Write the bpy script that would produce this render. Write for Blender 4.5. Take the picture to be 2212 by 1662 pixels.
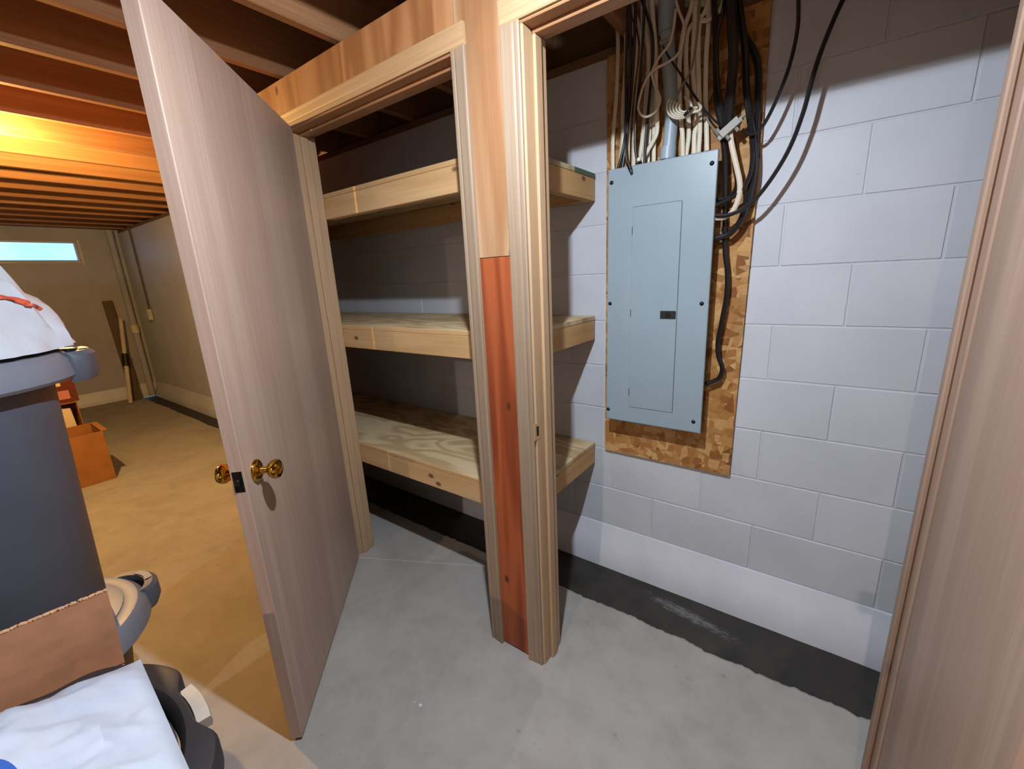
import bpy, bmesh, math, random
from mathutils import Vector, Matrix, noise
random.seed(7)
for o in list(bpy.data.objects): bpy.data.objects.remove(o)
SC = bpy.context.scene
C = SC.collection
PI = math.pi

# ------------------------------------------------------------------ camera
CAM = Vector((-0.0747, -1.7884, 1.4176)); YAW, PITCH, ROLL, F = -0.64077, -0.25012, -0.04936, 919.7
def cam_axes():
    cy, sy, cp, sp = math.cos(YAW), math.sin(YAW), math.cos(PITCH), math.sin(PITCH)
    f = Vector((sy*cp, cy*cp, sp)); r0 = Vector((cy, -sy, 0)); u0 = r0.cross(f)
    c, s = math.cos(ROLL), math.sin(ROLL)
    return c*r0 + s*u0, -s*r0 + c*u0, f
RR, UU, FF = cam_axes()
cd = bpy.data.cameras.new('camera'); cam = bpy.data.objects.new('camera', cd); C.objects.link(cam)
m = Matrix.Identity(4)
for i in range(3):
    m[i][0], m[i][1], m[i][2], m[i][3] = RR[i], UU[i], -FF[i], CAM[i]
cam.matrix_world = m
cd.sensor_fit = 'HORIZONTAL'; cd.sensor_width = 36.0; cd.lens = 36.0*F/2212.0
cd.clip_start = 0.02
SC.camera = cam
def ray(px, py): return FF + (px-1106)/F*RR + (831-py)/F*UU
def at(px, py, X=None, Y=None, Z=None):
    v = ray(px, py)
    t = (X-CAM.x)/v.x if X is not None else (Y-CAM.y)/v.y if Y is not None else (Z-CAM.z)/v.z
    return CAM + t*v
def atr(px, py, r):
    v = ray(px, py); return CAM + v*(r/math.hypot(v.x, v.y))

# ------------------------------------------------------------------ world, lights, exposure
w = bpy.data.worlds.new('sky'); SC.world = w; w.use_nodes = True
nt = w.node_tree; bg = nt.nodes['Background']
tc = nt.nodes.new('ShaderNodeTexCoord'); nz = nt.nodes.new('ShaderNodeTexNoise'); cr = nt.nodes.new('ShaderNodeValToRGB')
nz.inputs['Scale'].default_value = 5; nz.inputs['Detail'].default_value = 5
cr.color_ramp.elements[0].color = (0.16, 0.42, 0.85, 1); cr.color_ramp.elements[0].position = .35
cr.color_ramp.elements[1].color = (0.50, 0.75, 0.98, 1); cr.color_ramp.elements[1].position = .7
nt.links.new(tc.outputs['Generated'], nz.inputs['Vector']); nt.links.new(nz.outputs['Fac'], cr.inputs['Fac'])
nt.links.new(cr.outputs['Color'], bg.inputs['Color']); bg.inputs['Strength'].default_value = 2.6

LAMP = Vector((-0.51, -1.25, 2.135)); BULB = Vector((-3.52, -1.50, 2.13)); BACK = Vector((-0.20, -4.20, 2.13))
SC.view_settings.view_transform = 'Standard'
SC.view_settings.look = 'None'
SC.view_settings.gamma = 1.0
SC.view_settings.use_curve_mapping = False
SC.view_settings.exposure = 0.0

# ------------------------------------------------------------------ materials
def lin(h):
    h = h.lstrip('#'); out = []
    for i in (0, 2, 4):
        c = int(h[i:i+2], 16)/255; out.append(c/12.92 if c <= .04045 else ((c+.055)/1.055)**2.4)
    return (*out, 1)
MATS = {}
def base(name, rough=.6, metal=0, spec=.4):
    mt = bpy.data.materials.new(name); mt.use_nodes = True
    b = mt.node_tree.nodes['Principled BSDF']
    b.inputs['Roughness'].default_value = rough; b.inputs['Metallic'].default_value = metal
    b.inputs['Specular IOR Level'].default_value = spec
    MATS[name] = mt
    return mt, mt.node_tree, b
def ramp(nt, stops):
    r = nt.nodes.new('ShaderNodeValToRGB'); e = r.color_ramp.elements
    while len(e) < len(stops): e.new(.5)
    for i, (p, c) in enumerate(stops): e[i].position = p; e[i].color = lin(c) if isinstance(c, str) else c
    return r
def tex_vec(nt, scale=(1, 1, 1), rnd=True, rot=(0, 0, 0)):
    t = nt.nodes.new('ShaderNodeTexCoord'); mp = nt.nodes.new('ShaderNodeMapping')
    mp.inputs['Scale'].default_value = scale; mp.inputs['Rotation'].default_value = rot
    nt.links.new(t.outputs['Object'], mp.inputs['Vector'])
    if not rnd: return mp.outputs['Vector']
    oi = nt.nodes.new('ShaderNodeObjectInfo'); ma = nt.nodes.new('ShaderNodeMath'); ma.operation = 'MULTIPLY'; ma.inputs[1].default_value = 37
    va = nt.nodes.new('ShaderNodeVectorMath'); va.operation = 'ADD'
    nt.links.new(oi.outputs['Random'], ma.inputs[0]); nt.links.new(mp.outputs['Vector'], va.inputs[0]); nt.links.new(ma.outputs[0], va.inputs[1])
    return va.outputs['Vector']
def noise_n(nt, vec, scale, detail=4, rough=.55, dist=0):
    n = nt.nodes.new('ShaderNodeTexNoise'); n.inputs['Scale'].default_value = scale; n.inputs['Detail'].default_value = detail
    n.inputs['Roughness'].default_value = rough; n.inputs['Distortion'].default_value = dist
    nt.links.new(vec, n.inputs['Vector']); return n.outputs['Fac']
def mix(nt, a, b, fac, mode='MIX'):
    x = nt.nodes.new('ShaderNodeMix'); x.data_type = 'RGBA'; x.blend_type = mode
    for sock, v in ((0, fac), (6, a), (7, b)):
        if hasattr(v, 'links'): nt.links.new(v, x.inputs[sock])
        else: x.inputs[sock].default_value = v
    return x.outputs[2]
def math_n(nt, op, a, b=None, c=None):
    x = nt.nodes.new('ShaderNodeMath'); x.operation = op
    for i, v in enumerate((a, b, c)):
        if v is None: continue
        if hasattr(v, 'links'): nt.links.new(v, x.inputs[i])
        else: x.inputs[i].default_value = v
    return x.outputs[0]
def bump(nt, b, h, strength=.2, dist=.002):
    n = nt.nodes.new('ShaderNodeBump'); n.inputs['Strength'].default_value = strength; n.inputs['Distance'].default_value = dist
    nt.links.new(h, n.inputs['Height']); nt.links.new(n.outputs['Normal'], b.inputs['Normal'])
def plain(name, c, rough=.5, metal=0, spec=.4, var=.06, scale=12):
    mt, nt, b = base(name, rough, metal, spec)
    v = tex_vec(nt); f = noise_n(nt, v, scale, 5)
    col = lin(c); lo = tuple(x*(1-var*2) for x in col[:3])+(1,); hi = tuple(min(1, x*(1+var*2)) for x in col[:3])+(1,)
    r = ramp(nt, [(.3, lo), (.7, hi)]); nt.links.new(f, r.inputs['Fac']); nt.links.new(r.outputs['Color'], b.inputs['Base Color'])
    return mt
def wood(name, dark, mid, light, axis='z', rings=16, freq=5.0, stretch=.10, rough=.6, knots=0, contrast=.5, spec=.3, knotscale=3.2):
    """long grain along axis: ring contours from stretched noise, fine fibres, optional knots"""
    mt, nt, b = base(name, rough, 0, spec)
    i = 'xyz'.index(axis); s = [1, 1, 1]; s[i] = stretch
    v = tex_vec(nt, s)
    n = noise_n(nt, v, freq, 2, .5, .4)
    rg = math_n(nt, 'MULTIPLY_ADD', math_n(nt, 'SINE', math_n(nt, 'MULTIPLY', n, rings*2.6)), .5, .5)
    s2 = [1, 1, 1]; s2[i] = .02
    fib = noise_n(nt, tex_vec(nt, s2), 160, 3, .6)
    big = noise_n(nt, v, freq*.5, 2)
    f = math_n(nt, 'ADD', math_n(nt, 'MULTIPLY', rg, contrast*.7), math_n(nt, 'MULTIPLY', fib, 1-contrast*.7))
    r = ramp(nt, [(.15, dark), (.5, mid), (.85, light)]); nt.links.new(f, r.inputs['Fac'])
    col = mix(nt, r.outputs['Color'], lin(mid), math_n(nt, 'MULTIPLY', big, .5))
    if knots:
        s3 = [1, 1, 1]; s3[i] = .6
        vo = nt.nodes.new('ShaderNodeTexVoronoi'); vo.inputs['Scale'].default_value = knotscale
        nt.links.new(tex_vec(nt, s3), vo.inputs['Vector'])
        k = ramp(nt, [(0, (1, 1, 1, 1)), (knots, (1, 1, 1, 1)), (knots*1.9, (0, 0, 0, 1))]); nt.links.new(vo.outputs['Distance'], k.inputs['Fac'])
        col = mix(nt, col, lin('#3a1a0c'), math_n(nt, 'MULTIPLY', k.outputs['Color'], .8))
    nt.links.new(col, b.inputs['Base Color'])
    bump(nt, b, fib, .12, .001)
    return mt
wood('ply_front', '#8a5c38', '#a3744c', '#b68961', 'z', 13, 6, .09, .55, .07, .95, knotscale=10)
wood('ply_post', '#8a5f3c', '#a38060', '#b29576', 'z', 13, 6, .09, .55, .07, .95, knotscale=10)
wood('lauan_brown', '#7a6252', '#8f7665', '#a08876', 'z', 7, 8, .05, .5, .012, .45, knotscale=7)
wood('ply_low', '#74361c', '#914727', '#a55933', 'z', 13, 6, .09, .5, .07, .9, knotscale=10)
wood('casing', '#786653', '#8e7b67', '#a08e7b', 'z', 6, 7, .03, .5, 0, .3)
wood('casing_x', '#96795a', '#ae906c', '#bca080', 'x', 6, 7, .03, .5, 0, .3)
wood('jamb', '#94785a', '#aa8d6d', '#bb9f80', 'z', 6, 7, .03, .5, 0, .3)
wood('jamb_x', '#8e6444', '#a97c58', '#bb9069', 'x', 6, 7, .03, .5, 0, .3)
wood('rail', '#ae8a5c', '#c09c6e', '#cfae83', 'x', 9, 6, .06, .6, .07, .5, knotscale=10)
wood('rail_y', '#ab8353', '#bf9763', '#cfaa78', 'y', 9, 6, .06, .6, .07, .5, knotscale=10)
wood('stud', '#9c7a54', '#b08c63', '#c09d73', 'z', 9, 6, .06, .6, .012, .4)
wood('joist', '#84593a', '#9c6f4a', '#b58a63', 'y', 9, 6, .05, .7, .012, .4)
wood('subfloor', '#5c3d28', '#6f4c33', '#80583c', 'x', 9, 4, .1, .8, 0, .4)
wood('sill', '#5f4630', '#755a3f', '#876a4b', 'x', 9, 6, .05, .8, 0, .4)
wood('lauan', '#93796a', '#a89080', '#b9a496', 'z', 5, 9, .03, .45, 0, .35, spec=.4)
wood('lauan_edge', '#957d6e', '#a99283', '#b9a597', 'z', 5, 9, .03, .5, 0, .3)
def plytop(name):
    mt, nt, b = base(name, .6, 0, .3)
    v = tex_vec(nt, (.55, 1.6, 1)); n = noise_n(nt, v, 2.6, 2, .5, .6)
    rg = math_n(nt, 'MULTIPLY_ADD', math_n(nt, 'SINE', math_n(nt, 'MULTIPLY', n, 42)), .5, .5)
    fib = noise_n(nt, tex_vec(nt, (.02, 1, 1)), 140, 3)
    f = math_n(nt, 'ADD', math_n(nt, 'MULTIPLY', rg, .7), math_n(nt, 'MULTIPLY', fib, .3))
    r = ramp(nt, [(.2, '#a8906a'), (.5, '#b8a27c'), (.8, '#c2ae8b')]); nt.links.new(f, r.inputs['Fac'])
    nt.links.new(r.outputs['Color'], b.inputs['Base Color']); bump(nt, b, fib, .1, .001)
plytop('ply_shelf')
def block_paint():
    mt, nt, b = base('block_paint', .5, 0, .4)
    v = tex_vec(nt, (1, 1, 1)); f = noise_n(nt, v, 3, 4); g = noise_n(nt, v, 90, 4, .7)
    r = ramp(nt, [(.3, '#b6bac2'), (.7, '#c2c6ce')]); nt.links.new(f, r.inputs['Fac'])
    sp = ramp(nt, [(.74, (0, 0, 0, 1)), (.80, (1, 1, 1, 1))]); nt.links.new(noise_n(nt, v, 22, 3, .6), sp.inputs['Fac'])
    nt.links.new(mix(nt, r.outputs['Color'], lin('#9a9aa0'), math_n(nt, 'MULTIPLY', sp.outputs['Color'], .5)), b.inputs['Base Color'])
    bump(nt, b, g, .25, .002)
block_paint()
plain('parge', '#ccd0da', .45, 0, .5, .04, 4)
def drain_mat():
    mt, nt, b = base('drain', .5, 0, .4)
    v = tex_vec(nt, (1, 1, 1), False); f = noise_n(nt, v, 9, 5)
    r = ramp(nt, [(.3, '#24221f'), (.7, '#38352f')]); nt.links.new(f, r.inputs['Fac'])
    sx = nt.nodes.new('ShaderNodeSeparateXYZ'); nt.links.new(v, sx.inputs[0])
    # dried paint smear: elongated patch about (-.42, -.17), along the strip
    u = math_n(nt, 'MULTIPLY', math_n(nt, 'ADD', sx.outputs[0], .42), 4.2); w_ = math_n(nt, 'MULTIPLY', math_n(nt, 'ADD', math_n(nt, 'ADD', sx.outputs[1], .15), math_n(nt, 'MULTIPLY', math_n(nt, 'ADD', sx.outputs[0], .42), .16)), 26)
    d = math_n(nt, 'ADD', math_n(nt, 'POWER', u, 2), math_n(nt, 'POWER', w_, 2))
    g_ = math_n(nt, 'SUBTRACT', 1.0, d); n2 = noise_n(nt, tex_vec(nt, (1, 3, 1), False), 45, 5, .7)
    k = ramp(nt, [(.62, (0, 0, 0, 1)), (.85, (1, 1, 1, 1))]); nt.links.new(math_n(nt, 'ADD', math_n(nt, 'MULTIPLY', g_, .3), n2), k.inputs['Fac'])
    gate = math_n(nt, 'GREATER_THAN', g_, -.4)
    nt.links.new(mix(nt, r.outputs['Color'], lin('#7f7f7b'), math_n(nt, 'MULTIPLY', math_n(nt, 'MULTIPLY', k.outputs['Color'], gate), .7)), b.inputs['Base Color'])
drain_mat()
plain('smear', '#8f8f8b', .6, 0, .4, .2, 30)
def concrete():
    mt, nt, b = base('concrete', .75, 0, .25)
    v = tex_vec(nt, (1, 1, 1), False)
    f1 = noise_n(nt, v, 1.6, 6, .6, .4); f2 = noise_n(nt, v, 9, 5, .65); f3 = noise_n(nt, v, 120, 3, .6)
    r = ramp(nt, [(.3, '#86837e'), (.5, '#9a9792'), (.7, '#a6a49f')]); nt.links.new(math_n(nt, 'ADD', math_n(nt, 'MULTIPLY', f1, .6), math_n(nt, 'MULTIPLY', f2, .4)), r.inputs['Fac'])
    sp = ramp(nt, [(.66, (0, 0, 0, 1)), (.72, (1, 1, 1, 1))]); nt.links.new(noise_n(nt, v, 14, 4, .6), sp.inputs['Fac'])
    nt.links.new(mix(nt, r.outputs['Color'], lin('#6f6a63'), math_n(nt, 'MULTIPLY', sp.outputs['Color'], .45)), b.inputs['Base Color'])
    bump(nt, b, math_n(nt, 'ADD', f3, math_n(nt, 'MULTIPLY', f2, 2)), .12, .003)
concrete()
def osb():
    mt, nt, b = base('osb', .65, 0, .3)
    cols = []; hs = None
    for k, (rot, sc) in enumerate(((.5, (22, 1, 62)), (-.7, (58, 1, 19)), (1.2, (24, 1, 52)))):
        vo = nt.nodes.new('ShaderNodeTexVoronoi'); vo.inputs['Scale'].default_value = .62; vo.inputs['Randomness'].default_value = 1
        v = tex_vec(nt, sc, False, (0, rot, 0)); nt.links.new(v, vo.inputs['Vector'])
        sx = nt.nodes.new('ShaderNodeSeparateColor'); nt.links.new(vo.outputs['Color'], sx.inputs[0]); cols.append(sx)
    pick = ramp(nt, [(.45, (0, 0, 0, 1)), (.5, (1, 1, 1, 1))]); nt.links.new(cols[0].outputs[1], pick.inputs['Fac'])
    pick2 = ramp(nt, [(.62, (0, 0, 0, 1)), (.66, (1, 1, 1, 1))]); nt.links.new(cols[1].outputs[1], pick2.inputs['Fac'])
    st = [(0, '#7a4c22'), (.12, '#9c6a36'), (.5, '#b28550'), (.9, '#cba36c'), (1, '#6e4420')]
    rs = []
    for c in cols:
        r = ramp(nt, st); nt.links.new(c.outputs[0], r.inputs['Fac']); rs.append(r.outputs['Color'])
    col = mix(nt, mix(nt, rs[0], rs[1], pick.outputs['Color']), rs[2], pick2.outputs['Color'])
    fib = noise_n(nt, tex_vec(nt, (1, 1, 1), False), 90, 4)
    nt.links.new(mix(nt, col, lin('#6d421d'), math_n(nt, 'MULTIPLY', math_n(nt, 'POWER', fib, 3), 1.0)), b.inputs['Base Color'])
    bump(nt, b, cols[0].outputs[0], .25, .001)
osb()
plain('wall_far', '#a8a9b0', .8, 0, .2, .08, 1.3)
plain('panel_paint', '#8b9ca6', .38, 0, .5, .02, 3)
plain('panel_dark', '#20252a', .4, 0, .5)
plain('groove', '#4c585f', .6)
plain('screw', '#1d252b', .4, .6)
plain('cable_white', '#cfc8b4', .45, 0, .4, .05)
plain('cable_grey', '#7d7468', .5, 0, .4, .06)
plain('cable_black', '#17171a', .32, 0, .5, .1)
plain('cable_pink', '#c9bba9', .45, 0, .4, .04)
plain('pvc_grey', '#93a3ad', .4, 0, .5, .04)
plain('zinc', '#8f8c84', .6, .3, .5, .05)
plain('brass', '#c79a3e', .12, 1, .5, .03)
plain('dark_metal', '#1f1b18', .35, .7, .5)
plain('latch_metal', '#3a342c', .35, .8, .5)
plain('bin_grey', '#4d5562', .5, 0, .45, .05, 6)
plain('bin_rim', '#6b7380', .42, 0, .5, .05, 6)
plain('bin_dark', '#26292f', .6, 0, .3)
plain('dolly_black', '#2b292b', .5, 0, .4, .08)
plain('dolly_pad', '#3a3b3c', .6, 0, .3, .06)
plain('caster_grey', '#a89e90', .6, 0, .3)
plain('cardboard', '#a27659', .8, 0, .2, .06, 20)
plain('cardboard_edge', '#c59a78', .85, 0, .2, .1, 60)
plain('carton_brown', '#9c6a3a', .8, 0, .2, .06, 10)
plain('carton_red', '#5e2a1c', .7, 0, .3, .06, 10)
plain('print_pink', '#b0706a', .7)
plain('paper', '#d9c9a0', .7, 0, .3, .03)
plain('dark_inside', '#1c120b', .9)
plain('bag_print', '#2d5fb4', .4)
plain('drawstring', '#c4533a', .45)
plain('frame_white', '#b9b7b4', .5)
plain('green_paint', '#4b6650', .6)
plain('insulation', '#a9b08a', .95, 0, .1, .15, 40)
plain('bulb_plastic', '#dedede', .4)
plain('porcelain', '#d8d6d0', .3)
plain('plastic_black', '#141414', .4)
plain('pole_white', '#c9c0ae', .5)
plain('pipe_dark', '#5b4a38', .6)
def bag_mat(name, c, tr):
    mt, nt, b = base(name, .32, 0, .5)
    v = tex_vec(nt); f = noise_n(nt, v, 5, 4)
    r = ramp(nt, [(.3, c), (.7, '#c3ccda')]); nt.links.new(f, r.inputs['Fac']); nt.links.new(r.outputs['Color'], b.inputs['Base Color'])
    b.inputs['Subsurface Weight'].default_value = tr; b.inputs['Subsurface Radius'].default_value = (.02, .02, .02)
    bump(nt, b, noise_n(nt, v, 26, 4, .6, 1.0), .35, .004)
bag_mat('bag_white', '#a9b2c2', .1)
bag_mat('bag_clear', '#b5c2cc', .1)
def glass():
    mt, nt, b = base('pane_glass', .05, 0, .5); b.inputs['Transmission Weight'].default_value = 1; b.inputs['Base Color'].default_value = (.9, .95, 1, 1); b.inputs['IOR'].default_value = 1.02
glass()
def emit(name, col, st):
    mt = bpy.data.materials.new(name); mt.use_nodes = True; n = mt.node_tree; n.nodes.clear()
    e = n.nodes.new('ShaderNodeEmission'); o = n.nodes.new('ShaderNodeOutputMaterial'); e.inputs[0].default_value = col; e.inputs[1].default_value = st
    n.links.new(e.outputs[0], o.inputs[0]); MATS[name] = mt
emit('glow_white', (1, .97, .94, 1), 8); emit('glow_warm', (1, .6, .2, 1), 8)

# ------------------------------------------------------------------ geometry helpers
class MB:
    def __init__(s): s.v, s.f = [], []
    def add(s, vs, fs):
        k = len(s.v); s.v += [Vector(v) for v in vs]; s.f += [tuple(i+k for i in f) for f in fs]; return s
    def box(s, x0, x1, y0, y1, z0, z1, bev=0.0):
        if bev <= 0:
            return s.add([(x, y, z) for z in (z0, z1) for y in (y0, y1) for x in (x0, x1)],
                         [(0, 2, 3, 1), (4, 5, 7, 6), (0, 1, 5, 4), (2, 6, 7, 3), (0, 4, 6, 2), (1, 3, 7, 5)])
        bm = bmesh.new(); bmesh.ops.create_cube(bm, size=1)
        for v in bm.verts: v.co = Vector(((x0+x1)/2+v.co.x*(x1-x0), (y0+y1)/2+v.co.y*(y1-y0), (z0+z1)/2+v.co.z*(z1-z0)))
        bmesh.ops.bevel(bm, geom=bm.edges[:], offset=min(bev, .45*min(x1-x0, y1-y0, z1-z0)), segments=1 if bev < .004 else 2, profile=.5, affect='EDGES')
        return s.bm(bm)
    def bm(s, bm, mat=None):
        bm.verts.index_update(); s.add([(mat @ v.co) if mat else v.co for v in bm.verts], [[l.index for l in f.verts] for f in bm.faces]); bm.free(); return s
    def prism(s, prof, a0, a1, axis='x'):
        """closed 2D profile extruded along axis; profile in the other two axes in order"""
        n = len(prof); vs = []
        for a in (a0, a1):
            for (p, q) in prof: vs.append({'x': (a, p, q), 'y': (p, a, q), 'z': (p, q, a)}[axis])
        return s.add(vs, [tuple(range(n))[::-1], tuple(range(n, 2*n))]+[(i, (i+1) % n, n+(i+1) % n, n+i) for i in range(n)])
    def lathe(s, prof, c=(0, 0, 0), n=32, a0=0, a1=2*PI, axis='z', cap=True):
        full = abs(a1-a0-2*PI) < 1e-6; m_ = n if full else n+1; vs = []; c = Vector(c)
        for i in range(m_):
            a = a0+(a1-a0)*i/n
            for r, h in prof:
                p = (r*math.cos(a), r*math.sin(a), h)
                if axis == 'y': p = (p[0], p[2], p[1])
                vs.append(c+Vector(p))
        k = len(prof); fs = []
        for i in range(n):
            j = (i+1) % m_
            for q in range(k-1): fs.append((i*k+q, j*k+q, j*k+q+1, i*k+q+1))
        if full and cap: fs += [tuple(i*k for i in range(n))[::-1], tuple(i*k+k-1 for i in range(n))]
        return s.add(vs, fs)
    def tube(s, pts, r, sides=8, flat=1.0, smooth=True, sub=5, normal=Vector((0, -1, 0))):
        pts = [Vector(p) for p in pts]
        if smooth and len(pts) > 2:
            out = []; P = [pts[0]*2-pts[1]]+pts+[pts[-1]*2-pts[-2]]
            for i in range(1, len(P)-2):
                for k in range(sub):
                    t = k/sub; a, b, c, d = P[i-1:i+3]
                    out.append(.5*((2*b)+(c-a)*t+(2*a-5*b+4*c-d)*t*t+(3*b-a-3*c+d)*t**3))
            pts = out+[pts[-1]]
        vs = []; n = len(pts)
        for i, p in enumerate(pts):
            t = (pts[min(i+1, n-1)]-pts[max(i-1, 0)])
            t = t.normalized() if t.length > 1e-9 else Vector((0, 0, 1))
            u = normal.cross(t)
            if u.length < .05: u = Vector((1, 0, .3)).cross(t)
            u.normalize(); w_ = t.cross(u).normalized()
            for k in range(sides):
                a = 2*PI*k/sides; vs.append(p+u*(r*math.cos(a))+w_*(r*flat*math.sin(a)))
        fs = [(i*sides+k, i*sides+(k+1) % sides, (i+1)*sides+(k+1) % sides, (i+1)*sides+k) for i in range(n-1) for k in range(sides)]
        fs += [tuple(range(sides))[::-1], tuple(range((n-1)*sides, n*sides))]
        return s.add(vs, fs)
    def grid(s, fn, nu, nv, wrap=False):
        vs = [fn(i/(nu-1), j/(nv-1)) for i in range(nu) for j in range(nv)]
        return s.add(vs, [(i*nv+j, (i+1)*nv+j, (i+1)*nv+j+1, i*nv+j+1) for i in range(nu-1) for j in range(nv-1)])
    def build(s, name, mat, parent=None, smooth=False, fix=True):
        off = Vector((0, 0, 0))
        if parent is not None and fix: off = ORG.get(parent.name, off)
        me = bpy.data.meshes.new(name)
        me.from_pydata([v-off for v in s.v], [], s.f); me.validate(); me.update()
        b = bmesh.new(); b.from_mesh(me); bmesh.ops.recalc_face_normals(b, faces=b.faces[:]); b.to_mesh(me); b.free()
        me.materials.append(MATS[mat])
        o = bpy.data.objects.new(name, me); C.objects.link(o)
        if smooth:
            for p in me.polygons: p.use_smooth = True
            try: me.set_sharp_from_angle(angle=math.radians(40))
            except Exception: pass
        if parent is not None:
            o.parent = parent; ORG[o.name] = off
        return o
ORG = {}
def tag(o, label=None, cat=None, group=None, kind=None):
    if label: o['label'] = label
    if cat: o['category'] = cat
    if group: o['group'] = group
    if kind: o['kind'] = kind
    return o
def thing(name, label, cat, loc=(0, 0, 0), rz=0, group=None, kind=None):
    o = bpy.data.objects.new(name, None); C.objects.link(o); o.location = loc; o.rotation_euler = (0, 0, rz); o.empty_display_size = .05
    ORG[o.name] = Vector(loc)
    return tag(o, label, cat, group, kind)
def bx(name, mat, parent, x0, x1, y0, y1, z0, z1, bev=.0015):
    return MB().box(x0, x1, y0, y1, z0, z1, bev).build(name, mat, parent)

# ================================================================== STRUCTURE
XE, XR, YF = -7.9, 2.4, -5.2          # end wall, right wall, front wall
ZJ, ZS = 2.245, 2.49                  # joist underside, subfloor underside
BED = 1.81; BH = .2032
# floor slab with ragged back edge, and the dark drain strip between slab and wall
mb = MB(); n = 900; ed = []
for i in range(n+1):
    x = XE+(XR-XE)*i/n
    y = -.315+.012*noise.noise((x*2.3, 0, 0))+.009*noise.noise((x*9, 3, 0))+.009*noise.noise((x*24, 8, 0))+.006*noise.noise((x*60, 5, 0))
    if x < -3: y += .10
    ed.append((x, y))
vs = []
for x, y in ed: vs += [(x, YF, 0), (x, y-.012, 0), (x, y, -.006), (x, y, -.05)]
fs = []
for i in range(n):
    for k in range(3): fs.append((i*4+k, i*4+4+k, i*4+5+k, i*4+1+k))
mb.add(vs, fs)
floor = tag(mb.build('floor', 'concrete'), 'bare grey concrete basement floor with a ragged edge', 'floor', kind='structure')
drain = tag(MB().box(XE, XR, -.42, 0, -.07, -.03).build('floor_drain_strip', 'drain'), 'dark strip of coated ground along the foot of the block wall', 'drain strip', kind='structure')
for px, py, r in ((908, 1524, .006), (896, 1518, .003)):
    p = at(px, py, Z=0)
    tag(MB().lathe([(0.0001, .0035), (r*.6, .003), (r, .0005), (r, 0)], p, 9).build('plaster_crumb', 'parge'),
        'larger white plaster crumb on the concrete floor' if r > .004 else 'tiny white plaster crumb on the concrete floor', 'crumb')
# block wall
wall = tag(MB().box(XE-.2, XR+.2, .0025, .2, -.1, 2.216).build('wall_back', 'block_paint'), 'white painted concrete block wall behind the closets', 'wall', kind='structure')
bmsh = {}
def block(x0, x1, z0, z1):
    key = (round(x1-x0, 3), round(z1-z0, 3))
    if key not in bmsh:
        o = MB().box(-(x1-x0)/2, (x1-x0)/2, -.0, .03, -(z1-z0)/2, (z1-z0)/2, .0022).build('block', 'block_paint', wall, fix=False); bmsh[key] = o
    else:
        o = bmsh[key].copy(); C.objects.link(o); o.parent = wall
    o.location = ((x0+x1)/2, random.uniform(-.0008, .0008), (z0+z1)/2)
    return o
XJ = -.2253; g = .0026
nb = 0
for k in range(-2, 8):
    zt = BED-k*BH; zb = zt-BH
    off = XJ if k % 2 == 1 else XJ+BH
    i0 = -int((off+2.3)/(2*BH)) if False else math.floor((-2.35-off)/(2*BH))
    x = off+i0*2*BH
    while x < .75:
        block(x+g, x+2*BH-g, zb+g*.8, zt-g*.8); x += 2*BH; nb += 1
# sloped parge cove at the foot of the wall (bottom course)
mb = MB(); nn = 200; vs = []
for i in range(nn+1):
    x = XE+(XR-XE)*i/nn; j = .003*noise.noise((x*6, 1, 0))
    vs += [(x, .01, .184), (x, -.006+j, .182+j), (x, -.022+j, .12), (x, -.05+j, .045), (x, -.052+j, -.04), (x, .01, -.04)]
fs = []
for i in range(nn):
    for k in range(6): fs.append((i*6+k, i*6+(k+1) % 6, i*6+6+(k+1) % 6, i*6+6+k))
mb.add(vs, fs)
tag(mb.build('baseboard_back', 'parge', smooth=True), 'white sloped mortar cove along the foot of the block wall', 'baseboard', kind='structure')
tag(MB().box(XE-.2, XR+.2, .01, .15, 2.216, 2.254, .002).build('trim_1', 'sill'), 'dark wooden sill plate on top of the block wall', 'sill plate', kind='structure')
tag(MB().box(XE-.2, XR+.2, .11, .15, 2.254, ZS, .002).build('trim_2', 'sill'), 'dark rim board closing the joist ends above the wall', 'rim board', kind='structure')
# end wall with window hole
wy0, wy1, wz0, wz1 = -1.36, -.425, 1.855, 2.105
mb = MB()
mb.box(XE-.2, XE, YF, wy0, 0, 2.26); mb.box(XE-.2, XE, wy1, .01, 0, 2.26); mb.box(XE-.2, XE, wy0, wy1, 0, wz0); mb.box(XE-.2, XE, wy0, wy1, wz1, 2.26)
mb.box(XE-.2, XE, YF, .2, 2.26, ZS+.02)
tag(mb.build('wall_end', 'wall_far'), 'dim tan end wall of the basement with a narrow high window', 'wall', kind='structure')
mb = MB().prism([(XE, .17), (XE+.008, .165), (XE+.05, .045), (XE+.05, -.03), (XE, -.03)], YF, 0, 'y') if False else MB()
vs = [(XE+a, y, z) for y in (YF, -.02) for a, z in ((0, .17), (.01, .165), (.05, .045), (.05, -.02), (0, -.02))]
mb.add(vs, [(i, (i+1) % 5, 5+(i+1) % 5, 5+i) for i in range(5)]+[(0, 1, 2, 3, 4), (5, 6, 7, 8, 9)])
tag(mb.build('baseboard_end', 'parge'), 'pale mortar cove along the foot of the end wall', 'baseboard', kind='structure')
win = thing('window_1', 'narrow horizontal basement window glowing pale blue with daylight', 'window', (XE, (wy0+wy1)/2, wz0), kind='structure')
mb = MB(); t = .022
for a in ((wy0, wy1, wz0, wz0+t), (wy0, wy1, wz1-t, wz1), (wy0, wy0+t, wz0+t, wz1-t), (wy1-t, wy1, wz0+t, wz1-t)): mb.box(XE-.06, XE-.02, a[0], a[1], a[2], a[3], .002)
mb.build('window_frame', 'frame_white', win)
MB().box(XE-.045, XE-.04, wy0+t, wy1-t, wz0+t, wz1-t).build('pane', 'pane_glass', win)
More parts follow.
